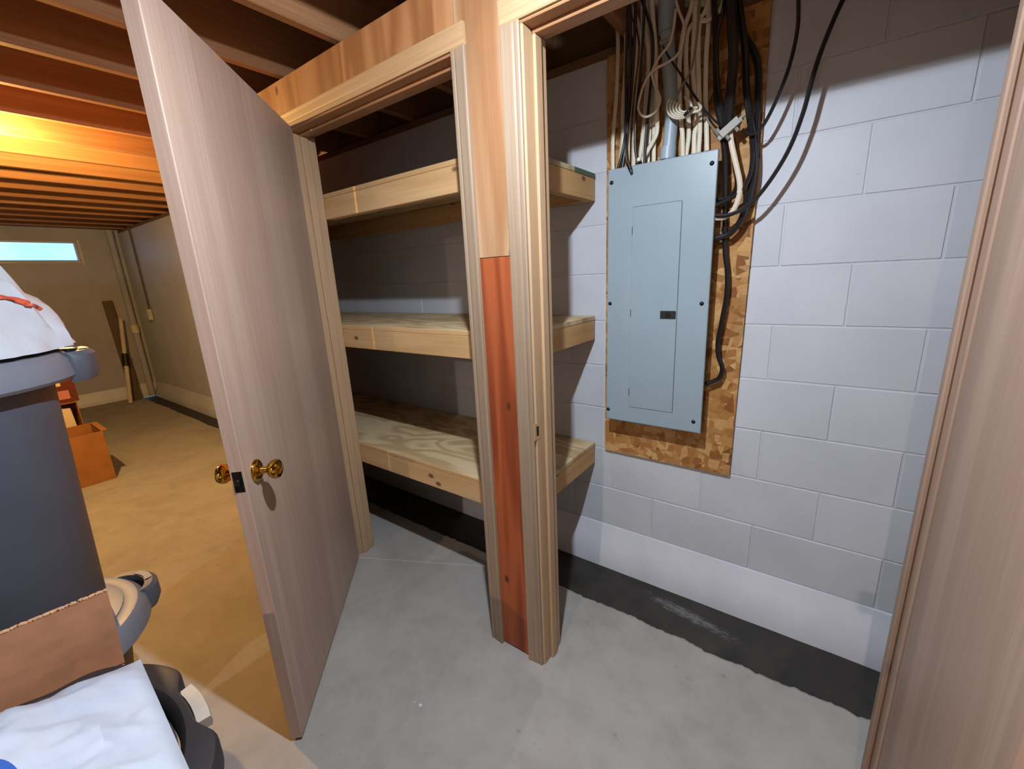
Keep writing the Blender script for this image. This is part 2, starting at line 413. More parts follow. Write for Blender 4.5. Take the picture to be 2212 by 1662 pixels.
bx('window_sill', 'frame_white', win, XE-.02, XE+.02, wy0-.01, wy1+.01, wz0-.02, wz0-.001)
bx('side_casing', 'frame_white', win, XE, XE+.01, wy1+.002, wy1+.03, wz0-.05, wz1+.02)
# remaining shell
tag(MB().box(XE-.2, XR+.2, YF-.1, YF, 0, ZS).build('wall_front', 'wall_far'), 'tan basement wall behind the camera', 'wall', kind='structure')
tag(MB().box(XR, XR+.1, YF, .2, 0, ZS).build('wall_right', 'wall_far'), 'tan basement wall at the right side', 'wall', kind='structure')
ceil = tag(MB().box(XE-.2, XR+.2, YF-.1, .2, ZS, ZS+.05).build('ceiling', 'subfloor'), 'open basement ceiling of brown wooden joists under the subfloor', 'ceiling', kind='structure')
x = -1.577+.4066*9
jm = None
while x > XE+.05:
    if jm is None:
        jm = MB().box(-.038, 0, YF, .11, ZJ+.012, ZS-.001, .003).build('joist', 'joist', ceil, fix=False); o = jm
        for v in jm.data.vertices:
            if v.co.y < .0 and v.co.z < ZJ+.03: v.co.z -= .012
    else:
        o = jm.copy(); C.objects.link(o); o.parent = ceil
    o.location = (x, 0, 0); x -= .4066
# ---- closet partition
YP = -.73; YB = -.716; YR = -.60     # casing face, plywood face, rear of jambs
part = thing('wall_closet', 'closet partition faced with orange-brown plywood between two door openings', 'wall', (-1.0, -.66, 0), kind='structure')
ZH = 2.045                            # head jamb underside
LX0, LX1, RX0, RX1 = -1.97, -1.038, -.785, .132   # left and right openings between jamb faces
bx('header_panel', 'ply_front', part, -3.12, LX1+.0175, YB, -.704, ZH+.02, 2.236)
bx('header_panel', 'ply_front', part, RX0-.0175, .55, YB, -.704, ZH+.02, 2.236)
bx('post_panel', 'ply_post', part, LX1+.018, RX0-.018, YB, -.704, 1.475, 2.236)
tag(bx('post_panel', 'ply_low', part, LX1+.018, RX0-.018, YB, -.704, .004, 1.4735), 'deep red lower plywood strip')
bx('stud', 'stud', part, LX1+.019, LX1+.057, -.703, YR-.012, .0, ZH+.02)
bx('stud', 'stud', part, RX0-.057, RX0-.019, -.703, YR-.012, .0, ZH+.02)
bx('stud', 'stud', part, LX0-.057, LX0-.019, -.703, YR-.012, .0, ZH+.02)
bx('stud', 'stud', part, RX1+.019, RX1+.057, -.703, YR-.012, .0, ZH+.02)
bx('top_plate', 'sill', part, -3.12, .55, -.703, YR-.012, ZH+.02, ZH+.10)
bx('side_panel', 'ply_front', part, -3.12, LX0-.0575, YB, -.704, .004, ZH+.0195)
bx('side_panel', 'ply_front', part, RX1+.0575, .55, YB, -.704, .004, ZH+.0195)
bx('return_panel', 'stud', part, -3.12, -3.108, -.703, -.056, .0, ZJ)
bx('return_panel', 'stud', part, .538, .55, -.703, -.056, .0, ZJ)
tn = 2
def trim(mat, label, *boxes, cat='door casing', profile=None):
    global tn
    tn += 1; mb = MB()
    for b in boxes: mb.box(*b, .003)
    if profile: profile(mb)
    return tag(mb.build('trim_%d' % tn, mat), label, cat, kind='structure')
def casing_v(xi, xo, z1):
    """moulded vertical casing from inner edge xi to outer edge xo, thin inside and thick outside"""
    s = 1 if xo > xi else -1; W = abs(xo-xi)
    def f(mb):
        pr = [(0, 0), (0, .007), (.004, .0095), (.012, .0095), (.016, .008), (.022, .0105), (.040, .012), (W-.006, .014), (W-.002, .0135), (W, .011), (W, 0)]
        mb.prism([(xi+s*a, YB-.0005-d) for a, d in pr], 0.0, z1, 'z')
    return f
def casing_h(x0, x1, zi):
    def f(mb):
        pr = [(0, 0), (0, .007), (.004, .0095), (.012, .0095), (.016, .008), (.022, .0105), (.040, .012), (.051, .014), (.055, .0135), (.057, .011), (.057, 0)]
        mb.prism([(YB-.0005-d, zi+a) for a, d in pr], x0, x1, 'x')
    return f
rv = .006
trim('casing', 'weathered vertical casing at the left side of the plywood post', profile=casing_v(LX1+rv, LX1+rv+.057, ZH+rv-.001))
trim('casing', 'greyish vertical casing at the right side of the plywood post', profile=casing_v(RX0-rv, RX0-rv-.06, ZH+rv-.001))
trim('casing', 'vertical casing hidden behind the open left door', profile=casing_v(LX0-rv, LX0-rv-.057, ZH+rv-.001))
trim('casing', 'vertical casing at the hinge side of the right closet', profile=casing_v(RX1+rv, RX1+rv+.057, ZH+rv-.001))
trim('casing_x', 'horizontal casing above the left closet opening', profile=casing_h(LX0-.06, LX1+.0625, ZH+rv))
trim('casing_x', 'horizontal casing above the right closet opening', profile=casing_h(RX0-.066, RX1+.0625, ZH+rv))
def frame(x0, x1, side, strike):
    j = YB-.0003
    a = trim('jamb', 'pale wooden door jamb with stop at the hinge side of the %s closet' % side if not strike == 'l' else 'pale wooden door jamb with stop and latch mortise beside the plywood post', (x0-.018, x0, j, YR, .0, ZH), (x0, x0+.011, -.674, -.640, .0, ZH-.011), cat='door jamb') if True else None
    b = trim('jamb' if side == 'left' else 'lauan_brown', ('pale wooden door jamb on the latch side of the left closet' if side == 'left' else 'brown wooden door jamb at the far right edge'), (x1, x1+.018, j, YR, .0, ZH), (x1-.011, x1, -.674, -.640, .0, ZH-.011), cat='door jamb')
    c = trim('jamb_x', 'wooden head jamb with stop above the %s closet opening' % side, (x0-.018, x1+.018, j, YR, ZH, ZH+.018), (x0, x1, -.674, -.640, ZH-.011, ZH), cat='door jamb')
    return a, b, c
fl = frame(LX0, LX1, 'left', 'h'); fr = frame(RX0, RX1, 'right', 'l')
# latch mortise in the right opening's jamb
p = at(1160, 932, X=RX0)
mb = MB().box(RX0-.001, RX0+.0006, p.y-.016, p.y+.016, p.z-.028, p.z+.028)
st = mb.build('strike_mortise', 'stud', fr[0]); MB().box(RX0+.0004, RX0+.0012, p.y-.003, p.y+.009, p.z-.016, p.z+.016).build('bolt_hole', 'dark_inside', st)

# ---- doors
def knob(parent, x, z, ys, s):
    """brass knob on a door face: rosette, neck and ball, along local y with sign s"""
    k = MB().lathe([(0.0001, 0), (.033, 0), (.033, .003), (.029, .008), (.020, .012), (.012, .014), (.0001, .0145)], (0, 0, 0), 28)
    for v in k.v: v.x, v.y, v.z = x+v.x, ys+s*v.z, z+v.y
    r = k.build('rosette', 'brass', parent, True, fix=False)
    q = MB().lathe([(.011, .012), (.010, .022), (.0095, .030), (.013, .034), (.022, .038), (.027, .046), (.028, .054), (.025, .062), (.016, .067), (.0001, .0685)], (0, 0, 0), 28)
    for v in q.v: v.x, v.y, v.z = x+v.x, ys+s*v.z, z+v.y
    q.build('door_knob', 'brass', parent, True, fix=False)
def make_door(name, label, loc, rz, wd, h, hand, knz=.915, kn=True, mat='lauan'):
    d = thing(name, label, 'door', loc, rz, kind='structure')
    s = hand   # +1: slab extends to local +x ; -1 to -x
    x0, x1 = (0, wd) if s > 0 else (-wd, 0)
    MB().box(x0+.003, x1-.003, -.0350, 0, .012, h, .001).build('slab', mat, d, fix=False)
    e0, e1 = (x1-.003, x1) if s > 0 else (x0, x0+.003)
    MB().box(e0, e1, -.0345, -.0005, .012, h, .0008).build('edge_strip', 'lauan_edge', d, fix=False)
    xe = s*wd
    lt = MB().box(min(xe-.002*s, xe+.0012*s), max(xe-.002*s, xe+.0012*s), -.030, -.005, knz-.030, knz+.030, .0008).build('latch_plate', 'dark_metal', d, fix=False)
    MB().box(min(xe, xe+.010*s), max(xe, xe+.010*s), -.023, -.012, knz-.009, knz+.009, .002).build('latch_bolt', 'latch_metal', lt, fix=False)
    if kn:
        knob(d, s*(wd-.068), knz, 0.0, 1); knob(d, s*(wd-.068), knz, -.035, -1)
    for hz in (.2, 1.02, 1.83):
        MB().lathe([(.006, hz-.044), (.006, hz+.044)], (0, -.040, 0), 10).build('hinge', 'brass', d, fix=False)
    return d
make_door('door_1', 'open flush wooden door with a brass knob, hinged at the left closet', (LX0+.021, -.711, 0), math.atan2(-.712, .702), .938, 2.055, 1)
make_door('door_2', 'open wooden door filling the right edge of the view', (RX1+.002, -.732, 0), math.radians(86), .90, 2.035, -1, kn=True, mat='lauan_brown')

# ================================================================== SHELVES
def shelf(zt, label, green=False):
    s = thing('closet_shelf', label, 'shelf', (-1.45, -.32, zt-.107), group='closet shelves')
    x0, x1, yf = -3.10, -.918, YR-.006
    fy = YR+.002
    bx('front_rail', 'rail', s, LX0+.0015, LX1-.0015, fy-.006, fy+.032, zt-.107, zt-.0185, .002)
    bx('front_rail', 'rail', s, LX1+.001, x1-.0385, fy, fy+.032, zt-.107, zt-.0185, .002)
    bx('end_rail', 'rail_y', s, x1-.038, x1, fy, -.010, zt-.107, zt-.0185, .002)
    bx('end_rail', 'rail_y', s, x0, x0+.038, fy+.033, -.010, zt-.107, zt-.0185, .002)
    bx('back_rail', 'rail', s, x0+.039, x1-.039, -.048, -.010, zt-.107, zt-.0185, .002)
    bx('plywood_top', 'ply_shelf', s, x0, x1+.001, fy+.001, -.009, zt-.018, zt, .001)
    bx('plywood_lip', 'rail', s, LX0+.0015, LX1-.0015, fy-.006, fy+.0008, zt-.018, zt, .001)
    if green: tag(bx('painted_edge', 'green_paint', s, x1+.0012, x1+.0022, -.19, -.010, zt-.018, zt-.0005, 0), 'green painted plywood edge')
    return s
shelf(1.812, 'top plywood closet shelf, above eye level, with a green-marked edge', True)
shelf(1.225, 'middle plywood closet shelf with a pale wooden front rail')
shelf(.615, 'lowest plywood closet shelf with swirling grain on its top')

# ================================================================== ELECTRICAL
ob = tag(MB().prism([(-.862, .592), (-.323, .590), (-.312, 1.82), (-.318, 2.214), (-.862, 2.214)], -.016, -.0008, 'y').build('backing_board', 'osb'),
         'oriented strand board fixed to the block wall behind the breaker panel', 'board')
PX0, PX1, PZ0, PZ1, PYF = -.820, -.425, .780, 1.796, -.100
pn = thing('breaker_panel', 'grey metal breaker panel mounted on the strand board', 'breaker panel', (-.62, -.017, .78))
bx('enclosure', 'panel_paint', pn, PX0+.018, PX1-.018, PYF+.006, -.0175, PZ0+.012, PZ1-.012, .002)
mb = MB(); bmx = bmesh.new(); bmesh.ops.create_cube(bmx, size=1)
for v in bmx.verts: v.co = Vector(((PX0+PX1)/2+v.co.x*(PX1-PX0), PYF+.004+v.co.y*.008, (PZ0+PZ1)/2+v.co.z*(PZ1-PZ0)))
bmesh.ops.bevel(bmx, geom=[e for e in bmx.edges if all(v.co.y < PYF+.002 for v in e.verts)], offset=.0065, segments=3, profile=.6, affect='EDGES')
cov = mb.bm(bmx).build('cover', 'panel_paint', pn)
dx0, dx1, dz0, dz1 = -.716, -.536, .852, 1.648
y = PYF
bx('panel_door', 'panel_paint', pn, dx0, dx1, y-.0028, y, dz0, dz1, .0008)
gm = MB()
gm.box(dx1+.0003, dx1+.0022, y-.0006, y, dz0, dz1); gm.box(dx0, dx1, y-.0006, y, dz1+.0003, dz1+.0018)
gm.build('door_gap', 'groove', pn)
for z in (1.566, 1.251, .92):
    bx('hinge_tab', 'groove', pn, dx0-.0015, dx0+.0015, y-.0045, y, z-.018, z+.012, .0005)
lt = bx('door_latch', 'panel_dark', pn, -.597, -.5385, y-.006, y-.0028, 1.228, 1.258, .001)
MB().box(-.577, -.560, y-.0085, y-.006, 1.234, 1.252, .001).build('latch_slide', 'plastic_black', lt)
for sx, sz in ((-.804, 1.748), (-.444, 1.754), (-.806, 1.286), (-.449, 1.285), (-.81, .826), (-.453, .826)):
    q = MB().lathe([(.0001, .004), (.004, .0038), (.0072, .0012), (.0078, 0)], (0, 0, 0), 16)
    for v in q.v: v.x, v.y, v.z = sx+v.x, y-v.z, sz+v.y
    q.build('screw', 'screw', pn, True)
bx('side_fitting', 'zinc', pn, PX0-.012, PX0+.017, -.075, -.045, 1.545, 1.605, .003)

YC = -.045
def P(px, py, y=YC): return at(px, py, Y=y)
def cable(name, label, mat, pts, r, cat='cable', group=None, flat=1.0, y=YC, parts=None):
    P3 = [P(q[0], q[1], q[2] if len(q) > 2 else y) for q in pts]
    o = MB().tube(P3, r, 8, flat).build(name, mat, smooth=True)
    return tag(o, label, cat, group)
WL = 'white flat cables running down into the top of the breaker panel'
whites = [
 [(1324, 378), (1324, 300), (1331, 210), (1335, 100), (1331, 30), (1322, -30)],
 [(1337, 372), (1345, 300), (1345, 240), (1352, 130), (1352, 60), (1350, -20)],
 [(1356, 368), (1357, 290), (1364, 200), (1374, 110), (1366, 60), (1344, 20), (1320, -10)],
 [(1368, 365), (1371, 280), (1377, 200), (1387, 110), (1381, 60), (1365, 20), (1350, -10)],
 [(1378, 362), (1389, 290), (1396, 200), (1402, 120), (1390, 60), (1388, 15), (1386, -30)],
 [(1391, 358), (1394, 280), (1400, 200), (1401, 120), (1396, 60), (1396, 20), (1396, -20)],
 [(1399, 356), (1403, 280), (1408, 200), (1409, 110), (1404, 60), (1402, -10)],
 [(1412, 352), (1413, 275), (1416, 200), (1417, 110), (1411, 40), (1409, -20)],
 [(1475, 338), (1474, 290), (1470, 250), (1467, 150), (1476, 70), (1492, 20), (1500, -20)],
 [(1482, 336), (1488, 285), (1484, 200), (1482, 100), (1490, 60), (1520, 30), (1535, -10)],
 [(1499, 332), (1500, 290), (1506, 250), (1497, 150), (1500, 60), (1502, -10)],
 [(1509, 330), (1512, 270), (1510, 200), (1508, 100), (1512, 50), (1530, 42), (1556, 20), (1566, -10)],
 [(1527, 326), (1526, 270), (1524, 200), (1526, 110), (1530, 60), (1530, -20)],
]
wl = ['first from the left', 'second from the left', 'third from the left', 'fourth from the left', 'fifth from the left', 'sixth from the left', 'seventh from the left', 'just left of the grey conduit',
      'first right of the grey conduit', 'second right of the grey conduit', 'third right of the grey conduit', 'fourth right of the grey conduit', 'fifth right of the grey conduit']
for i, (pts, l) in enumerate(zip(whites, wl)):
    cable('power_cable', 'white flat power cable into the panel top, ' + l, 'cable_white', pts, .0078, group='white cables above the breaker panel', flat=.5, y=-.040-.006*(i % 3))
cable('power_cable', 'white flat cable slanting across the others onto the panel top', 'cable_white', [(1382, 362), (1392, 338), (1410, 306), (1419, 284), (1419, 240), (1417, 190), (1415, 110), (1409, 20), (1407, -20)], .0078, group='white cables above the breaker panel', flat=.5, y=-.066)
darks = [
 ([(1331, 378), (1345, 325), (1352, 270), (1352, 150), (1354, 70), (1350, -20)], 'first from the left'),
 ([(1343, 372), (1350, 320), (1356, 250), (1361, 150), (1362, 60), (1360, -20)], 'second from the left'),
 ([(1358, 366), (1350, 315), (1360, 240), (1367, 150), (1372, 60), (1374, -20)], 'third from the left'),
 ([(1379, 360), (1372, 318), (1374, 250), (1384, 150), (1390, 60), (1392, -20)], 'fourth from the left'),
 ([(1392, 358), (1394, 310), (1400, 240), (1408, 150), (1408, 70), (1380, -20)], 'fifth from the left'),
]
for i, (pts, l) in enumerate(darks):
    cable('data_cable', 'thin black cable among the white ones above the panel, ' + l, 'cable_black', pts, .0052, group='black cables above the breaker panel', y=-.076-.013*(i % 2))
# coax lead hanging in front of the cover with a connector on its end
cx = thing('coax_lead', 'short black coax lead with a connector hanging over the panel top', 'cable', P(1352, 300, -.112))
MB().tube([P(*q) for q in ((1358, 190, -.08), (1352, 262, -.095), (1350, 310, -.108), (1353, 340, -.112), (1358, 356, -.114))], .0042, 8).build('lead', 'cable_black', cx, True)
MB().tube([P(1357, 354, -.114), P(1362, 366, -.114)], .0075, 8, smooth=False).build('connector', 'dark_metal', cx, True)
MB().tube([P(1361, 365, -.114), P(1364, 373, -.114)], .0058, 8, smooth=False).build('connector_tip', 'plastic_black', cx, True)
cg = thing('cable_clamp', 'small shiny bushing at the panel top among the black cables', 'clamp', P(1381, 347, -.085))
MB().lathe([(.0001, .008), (.006, .006), (.008, 0), (.006, -.006), (.0001, -.008)], P(1380, 345, -.09), 12).build('bushing', 'porcelain', cg, True)
MB().tube([P(1376, 354, -.09), P(1386, 351, -.09)], .005, 8, smooth=False).build('strap', 'plastic_black', cg, True)
# grey conduit
cn = thing('conduit', 'grey plastic conduit pipe rising from the panel top', 'conduit', P(1446, 338, -.055))
MB().tube([P(1443, 352, -.055), P(1447, 300, -.055), P(1451, 250, -.055), P(1446, 150, -.055), P(1441, 60, -.055)], .0235, 18).build('pipe', 'pvc_grey', cn, True)
MB().tube([P(1442, 345, -.055), P(1444, 318, -.055)], .028, 18, smooth=False).build('coupling', 'pvc_grey', cn, True)
MB().tube([P(1441, 70, -.055), P(1441, 30, -.055), P(1442, -10, -.055), P(1443, -30, -.055)], .029, 18).build('elbow', 'pvc_grey', cn, True)
MB().tube([P(1425, 93, -.085), P(1452, 82, -.085)], .006, 8, flat=.6, smooth=False).build('pipe_strap', 'zinc', cn, True)
# loose cream loop
cable('loose_cord', 'thin cream cord hanging in a teardrop loop over the cables', 'cable_pink',
      [(1458, -10), (1466, 22), (1477, 52), (1476, 85), (1464, 118), (1440, 136), (1412, 152), (1392, 180), (1380, 222), (1380, 240), (1391, 252), (1406, 249), (1420, 236), (1426, 214), (1419, 194), (1411, 174), (1409, 154), (1424, 124), (1446, 95), (1455, 60), (1460, 20)], .0042, cat='cord', y=-.125)
cable('loose_cord', 'thin grey cord dropping to the white coil', 'cable_grey', [(1512, -10), (1509, 40), (1504, 90), (1497, 135), (1486, 165), (1470, 192), (1460, 216)], .004, cat='cord', y=-.115)
cable('loose_cord', 'thin dark cord slanting down from the conduit to the splitter', 'cable_black', [(1432, 100), (1446, 125), (1470, 160), (1494, 198), (1520, 235), (1545, 262), (1562, 275)], .0035, cat='cord', y=-.105)
# white coil
co = thing('cord_coil', 'small coil of white cord tied in front of the cables', 'coil', P(1484, 246, -.12))
for k in range(5):
    c0 = P(1476+k*1.5, 222+k*1.5, -.115-.004*k); rx, rz = .054-.008*k, .046-.007*k
    pts = [c0+Vector((rx*math.cos(a), 0, rz*math.sin(a))) for a in [math.radians(150+d) for d in range(0, 200, 20)]]
    MB().tube(pts, .0034, 8).build('turn', 'cable_white', co, True)
MB().tube([P(1478, 250, -.14), P(1487, 240, -.146), P(1494, 232, -.14)], .0055, 8, .5).build('tie', 'plastic_black', co, True)
MB().tube([P(1486, 248, -.135), P(1494, 235, -.135), P(1490, 218, -.125), P(1480, 210, -.11)], .0045, 8).build('cord_end', 'cable_white', co, True)
MB().tube([P(1492, 243, -.125), P(1508, 240, -.12), P(1514, 232, -.115), P(1508, 222, -.11)], .0045, 8).build('cord_end', 'cable_white', co, True)
# black cables on the right of the panel
blacks = [
 ([(1540, -30), (1545, 60), (1546, 150), (1549, 225), (1558, 270), (1565, 330), (1567, 430)], .0095, 'thick black cable beside the panel top corner', -.062),
 ([(1578, -30), (1582, 60), (1584, 130), (1578, 200), (1574, 250), (1572, 280)], .015, 'thickest black cable bundle ending behind the metal splitter', -.095),
 ([(1592, -20), (1604, 60), (1610, 120), (1612, 190), (1620, 255), (1627, 310), (1626, 380), (1610, 445), (1598, 480), (1575, 506), (1546, 516)], .0105, 'heavy black cable curving into the right side of the panel', -.062),
 ([(1590, 50), (1612, 85), (1630, 115), (1638, 150), (1637, 220), (1632, 290), (1630, 360), (1618, 430), (1606, 468)], .0105, 'heavy black cable along the right edge of the strand board', -.038),
 ([(1626, 330), (1622, 370), (1608, 405), (1585, 425), (1560, 438), (1545, 444)], .007, 'black cable looping sideways into the panel side, upper one', -.085),
 ([(1583, 300), (1586, 350), (1592, 395), (1582, 420), (1566, 430), (1548, 432)], .007, 'black cable looping from the splitter into the panel side', -.065),
 ([(1565, 310), (1566, 400), (1566, 480), (1566, 540), (1571, 590), (1569, 640), (1560, 690), (1551, 738), (1552, 770), (1560, 795), (1552, 818), (1524, 830)], .0085, 'long black cable hanging down the right side of the panel', -.045),
 ([(1725, -20), (1723, 60), (1706, 140), (1684, 200), (1660, 252), (1640, 282), (1622, 290), (1606, 283)], .0055, 'thin black coax swinging down from the ceiling to the splitter', -.09),
 ([(1830, -20), (1800, 45), (1772, 115), (1752, 180), (1736, 240), (1708, 315), (1672, 378), (1632, 430), (1598, 455), (1570, 465), (1546, 466)], .0065, 'black coax sweeping across the white blocks into the panel', -.10),
 ([(1568, -20), (1560, 30), (1552, 60), (1548, 110), (1552, 190), (1562, 250), (1566, 300)], .006, 'thin black cable running down beside the splitter', -.075),
]
for pts, r, l, yy in blacks: cable('black_cable', l, 'cable_black', pts, r, group='black cables beside the breaker panel', y=yy)
cable('power_cable', 'pinkish white flat cable curving into the right side of the panel', 'cable_pink', [(1574, 262), (1580, 310), (1591, 360), (1598, 395), (1596, 425), (1583, 456), (1566, 469), (1546, 471)], .0085, flat=.45, y=-.09)
cable('ground_wire', 'thin tan wire slanting to the splitter corner', 'cable_grey', [(1516, 236), (1530, 262), (1545, 285), (1556, 300)], .003, cat='wire', y=-.06)
sp = thing('coax_splitter', 'small metal cable splitter hanging tilted among the black cables', 'splitter', P(1577, 275, -.10))
c0 = P(1577, 276, -.10); ax = (P(1597, 258, -.10)-P(1557, 294, -.10)); L = ax.length; ax.normalize(); az = Vector((0, -1, 0)).cross(ax)
def obx(name, mat, a0, a1, b0, b1, y0, y1):
    mb = MB().box(a0, a1, b0, b1, y0, y1, .0015)
    for v in mb.v: v.xyz = c0+ax*v.x+az*v.y+Vector((0, v.z, 0))
    return mb.build(name, mat, sp)
bd = obx('body', 'zinc', -L/2, L/2, -.013, .013, -.010, .010)
for a, b in ((-.02, -.02), (.012, -.02), (-.03, .02), (L/2+.006, 0)):
    q0 = c0+ax*a+az*(b*.5); q1 = c0+ax*(a+(.012 if b == 0 else 0))+az*(b*1.35)
    MB().tube([q0, q1], .006, 8, smooth=False).build('port', 'zinc', sp, True)
for a in (-L/2-.006, L/2+.004): obx('mounting_ear', 'zinc', a-.006, a+.006, -.008, .008, .006, .010)
# insulation in the joist bay above
mb = MB().grid(lambda u, v: at(1480+u*85, -60+v*75, Y=-.02+.03*math.sin(u*9)*math.sin(v*7)-.05*math.sin(PI*u)*math.sin(PI*v)), 14, 12)
mb2 = MB(); mb2.add([v for v in mb.v]+[v+Vector((0, .05, 0)) for v in mb.v], mb.f+[tuple(i+len(mb.v) for i in f)[::-1] for f in mb.f])
tag(mb2.build('insulation_batt', 'insulation', smooth=True), 'pale green insulation tuft above the conduit', 'insulation')

# ================================================================== LAMPS
def lamp(name, label, loc, kind, zbase):
    l = thing(name, label, 'lamp', (loc.x, loc.y, zbase)); z = loc.z+.066
    MB().lathe([(.055, zbase), (.055, zbase-.008), (.040, zbase-.014), (.026, zbase-.018), (.024, z+.020)], (loc.x, loc.y, 0), 24).build('lamp_holder', 'porcelain', l, True)
    MB().lathe([(.016, z+.020), (.020, z+.014), (.026, z+.004), (.026, z+.002)], (loc.x, loc.y, 0), 20).build('bulb_neck', 'bulb_plastic', l, True)
    MB().lathe([(.0258, z+.0018), (.025, z-.010), (.020, z-.022), (.010, z-.028), (.0001, z-.030)], (loc.x, loc.y, 0), 20).build('bulb', 'glow_white' if kind == 'w' else 'glow_warm', l, True)
    return l
lamp('ceiling_lamp', 'white bulb in a porcelain holder above the closets', LAMP, 'w', ZJ-.0005)
lamp('ceiling_lamp', 'warm orange bulb in a porcelain holder further along the joists', BULB, 'o', ZJ-.0005)
lamp('ceiling_lamp', 'bulb in a porcelain holder behind the camera', BACK, 'w', ZJ-.0005)
for nme, pos, en, col in (('lamp_light', LAMP, 41, (.82, .90, 1.0)), ('bulb_light', BULB, 175, (1, .57, .18))):
    ld = bpy.data.lights.new(nme, 'POINT'); ld.shadow_soft_size = .018; ld.energy = en; ld.color = col
    lo = bpy.data.objects.new(nme, ld); C.objects.link(lo); lo.location = pos
# an LED bulb throws most of its light downwards
ld = bpy.data.lights.new('lamp_dome_light', 'AREA'); ld.shape = 'DISK'; ld.size = .036; ld.energy = 23; ld.color = (.82, .90, 1.0)
lo = bpy.data.objects.new('lamp_dome_light', ld); C.objects.link(lo); lo.location = LAMP
ld = bpy.data.lights.new('back_light', 'AREA'); ld.shape = 'DISK'; ld.size = .05; ld.energy = 58; ld.color = (1, .80, .64)
lo = bpy.data.objects.new('back_light', ld); C.objects.link(lo); lo.location = BACK
# cross brace carrying the near lamp between two joists
for q, (pos, l) in enumerate(((LAMP, 'short wooden brace carrying the lamp above the closets'), (BULB, 'short wooden brace carrying the warm bulb'), (BACK, 'short wooden brace carrying the bulb behind the camera'))):
    k = math.floor((-1.577-pos.x)/.4066); a = -1.577-.4066*(k+1); 
    tag(MB().box(a+.0005, a+.3675, pos.y-.06, pos.y+.06, ZJ, ZJ+.038, .002).build('trim_%d' % (30+q), 'joist'), l, 'brace', kind='structure')

# ================================================================== BINS, BAGS, BOXES
def handle(parent, c, R, z, ang, mat='bin_grey'):
    """moulded grip: curved bracket standing out from the rim"""
    mb = MB(); n = 14; vs = []
    for i in range(n+1):
        t = i/n; a = ang+(t-.5)*.62
        out = .040*math.sin(PI*t)**.55
        d = Vector((math.cos(a), math.sin(a), 0))
        p = Vector((c[0], c[1], z))+d*(R+out)
        for dr, dz in ((-.018, .012), (.004, .014), (.016, .002), (.016, -.045), (.006, -.066), (0, -.066), (.002, -.02), (-.018, -.008)):
            vs.append(p+d*dr+Vector((0, 0, dz)))
    k = 8; fs = [(i*k+q, i*k+(q+1) % k, (i+1)*k+(q+1) % k, (i+1)*k+q) for i in range(n) for q in range(k)]+[tuple(range(k)), tuple(range(n*k, n*k+k))]
    mb.add(vs, fs); h = mb.build('handle', mat, parent, True)
    mb = MB(); vs = []
    for i in range(7):
        t = .3+.4*i/6; a = ang+(t-.5)*.62; d = Vector((math.cos(a), math.sin(a), 0)); out = .040*math.sin(PI*t)**.55
        p = Vector((c[0], c[1], z+.0145))+d*(R+out)
        vs += [p-d*.016, p+d*.002]
    mb.add(vs+[v+Vector((0, 0, .0016)) for v in vs], [(2*i+14, 2*i+16, 2*i+17, 2*i+15) for i in range(6)]+[(2*i, 2*i+1, 2*i+3, 2*i+2) for i in range(6)]+[(2*i, 2*i+2, 2*i+16, 2*i+14) for i in range(6)]+[(2*i+1, 2*i+15, 2*i+17, 2*i+3) for i in range(6)])
    mb.build('grip_pad', 'bin_rim', h)
def bin_(label, c, z0, z1, rb, rt, rr, ring=None, ha=(1.35,), lid=True):
    b = thing('trash_can', label, 'trash can', (c[0], c[1], z0), group='stacked grey trash cans')
    c3 = (c[0], c[1], 0)
    MB().lathe([(.0001, z0+.004), (rb-.01, z0), (rb, z0+.012), (rt, z1-.045), (rt-.006, z1-.045), (rb-.012, z0+.02), (.0001, z0+.016)], c3, 56).build('body', 'bin_grey', b, True)
    MB().lathe([(rt+.002, z1-.07), (rr-.006, z1-.072), (rr, z1-.064), (rr-.006, z1-.02), (rr-.022, z1-.003), (rr-.05, z1), (rr-.06, z1-.004), (rt-.012, z1-.03), (rt-.012, z1-.05), (rt+.002, z1-.055)], c3, 64, cap=False).build('rim', 'bin_rim', b, True)
    if lid: MB().lathe([(.0001, z1+.004), (rr-.08, z1+.004), (rr-.056, z1+.001), (rr-.056, z1-.012), (.0001, z1-.01)], c3, 48).build('lid', 'bin_rim', b, True)
    if ring:
        MB().lathe([(ring[1]-.004, ring[0]-.012), (ring[1]+.003, ring[0]-.012), (ring[1]+.003, ring[0]+.012), (ring[1]-.004, ring[0]+.012)], c3, 56, cap=False).build('groove_band', 'bin_dark', b, True)
    for a in ha: handle(b, c, rr-.012, z1-.02, a, 'bin_grey')
    return b
CB = (-1.80, -1.845)
bin_('short grey trash can at the bottom of the stack', CB, .0, .50, .17, .235, .285, None, (1.75,))
bin_('tall grey trash can standing on the lower can, white bag on its lid', (-1.77, -1.865), .505, 1.285, .215, .25, .300, (.985, .233), (1.52,))
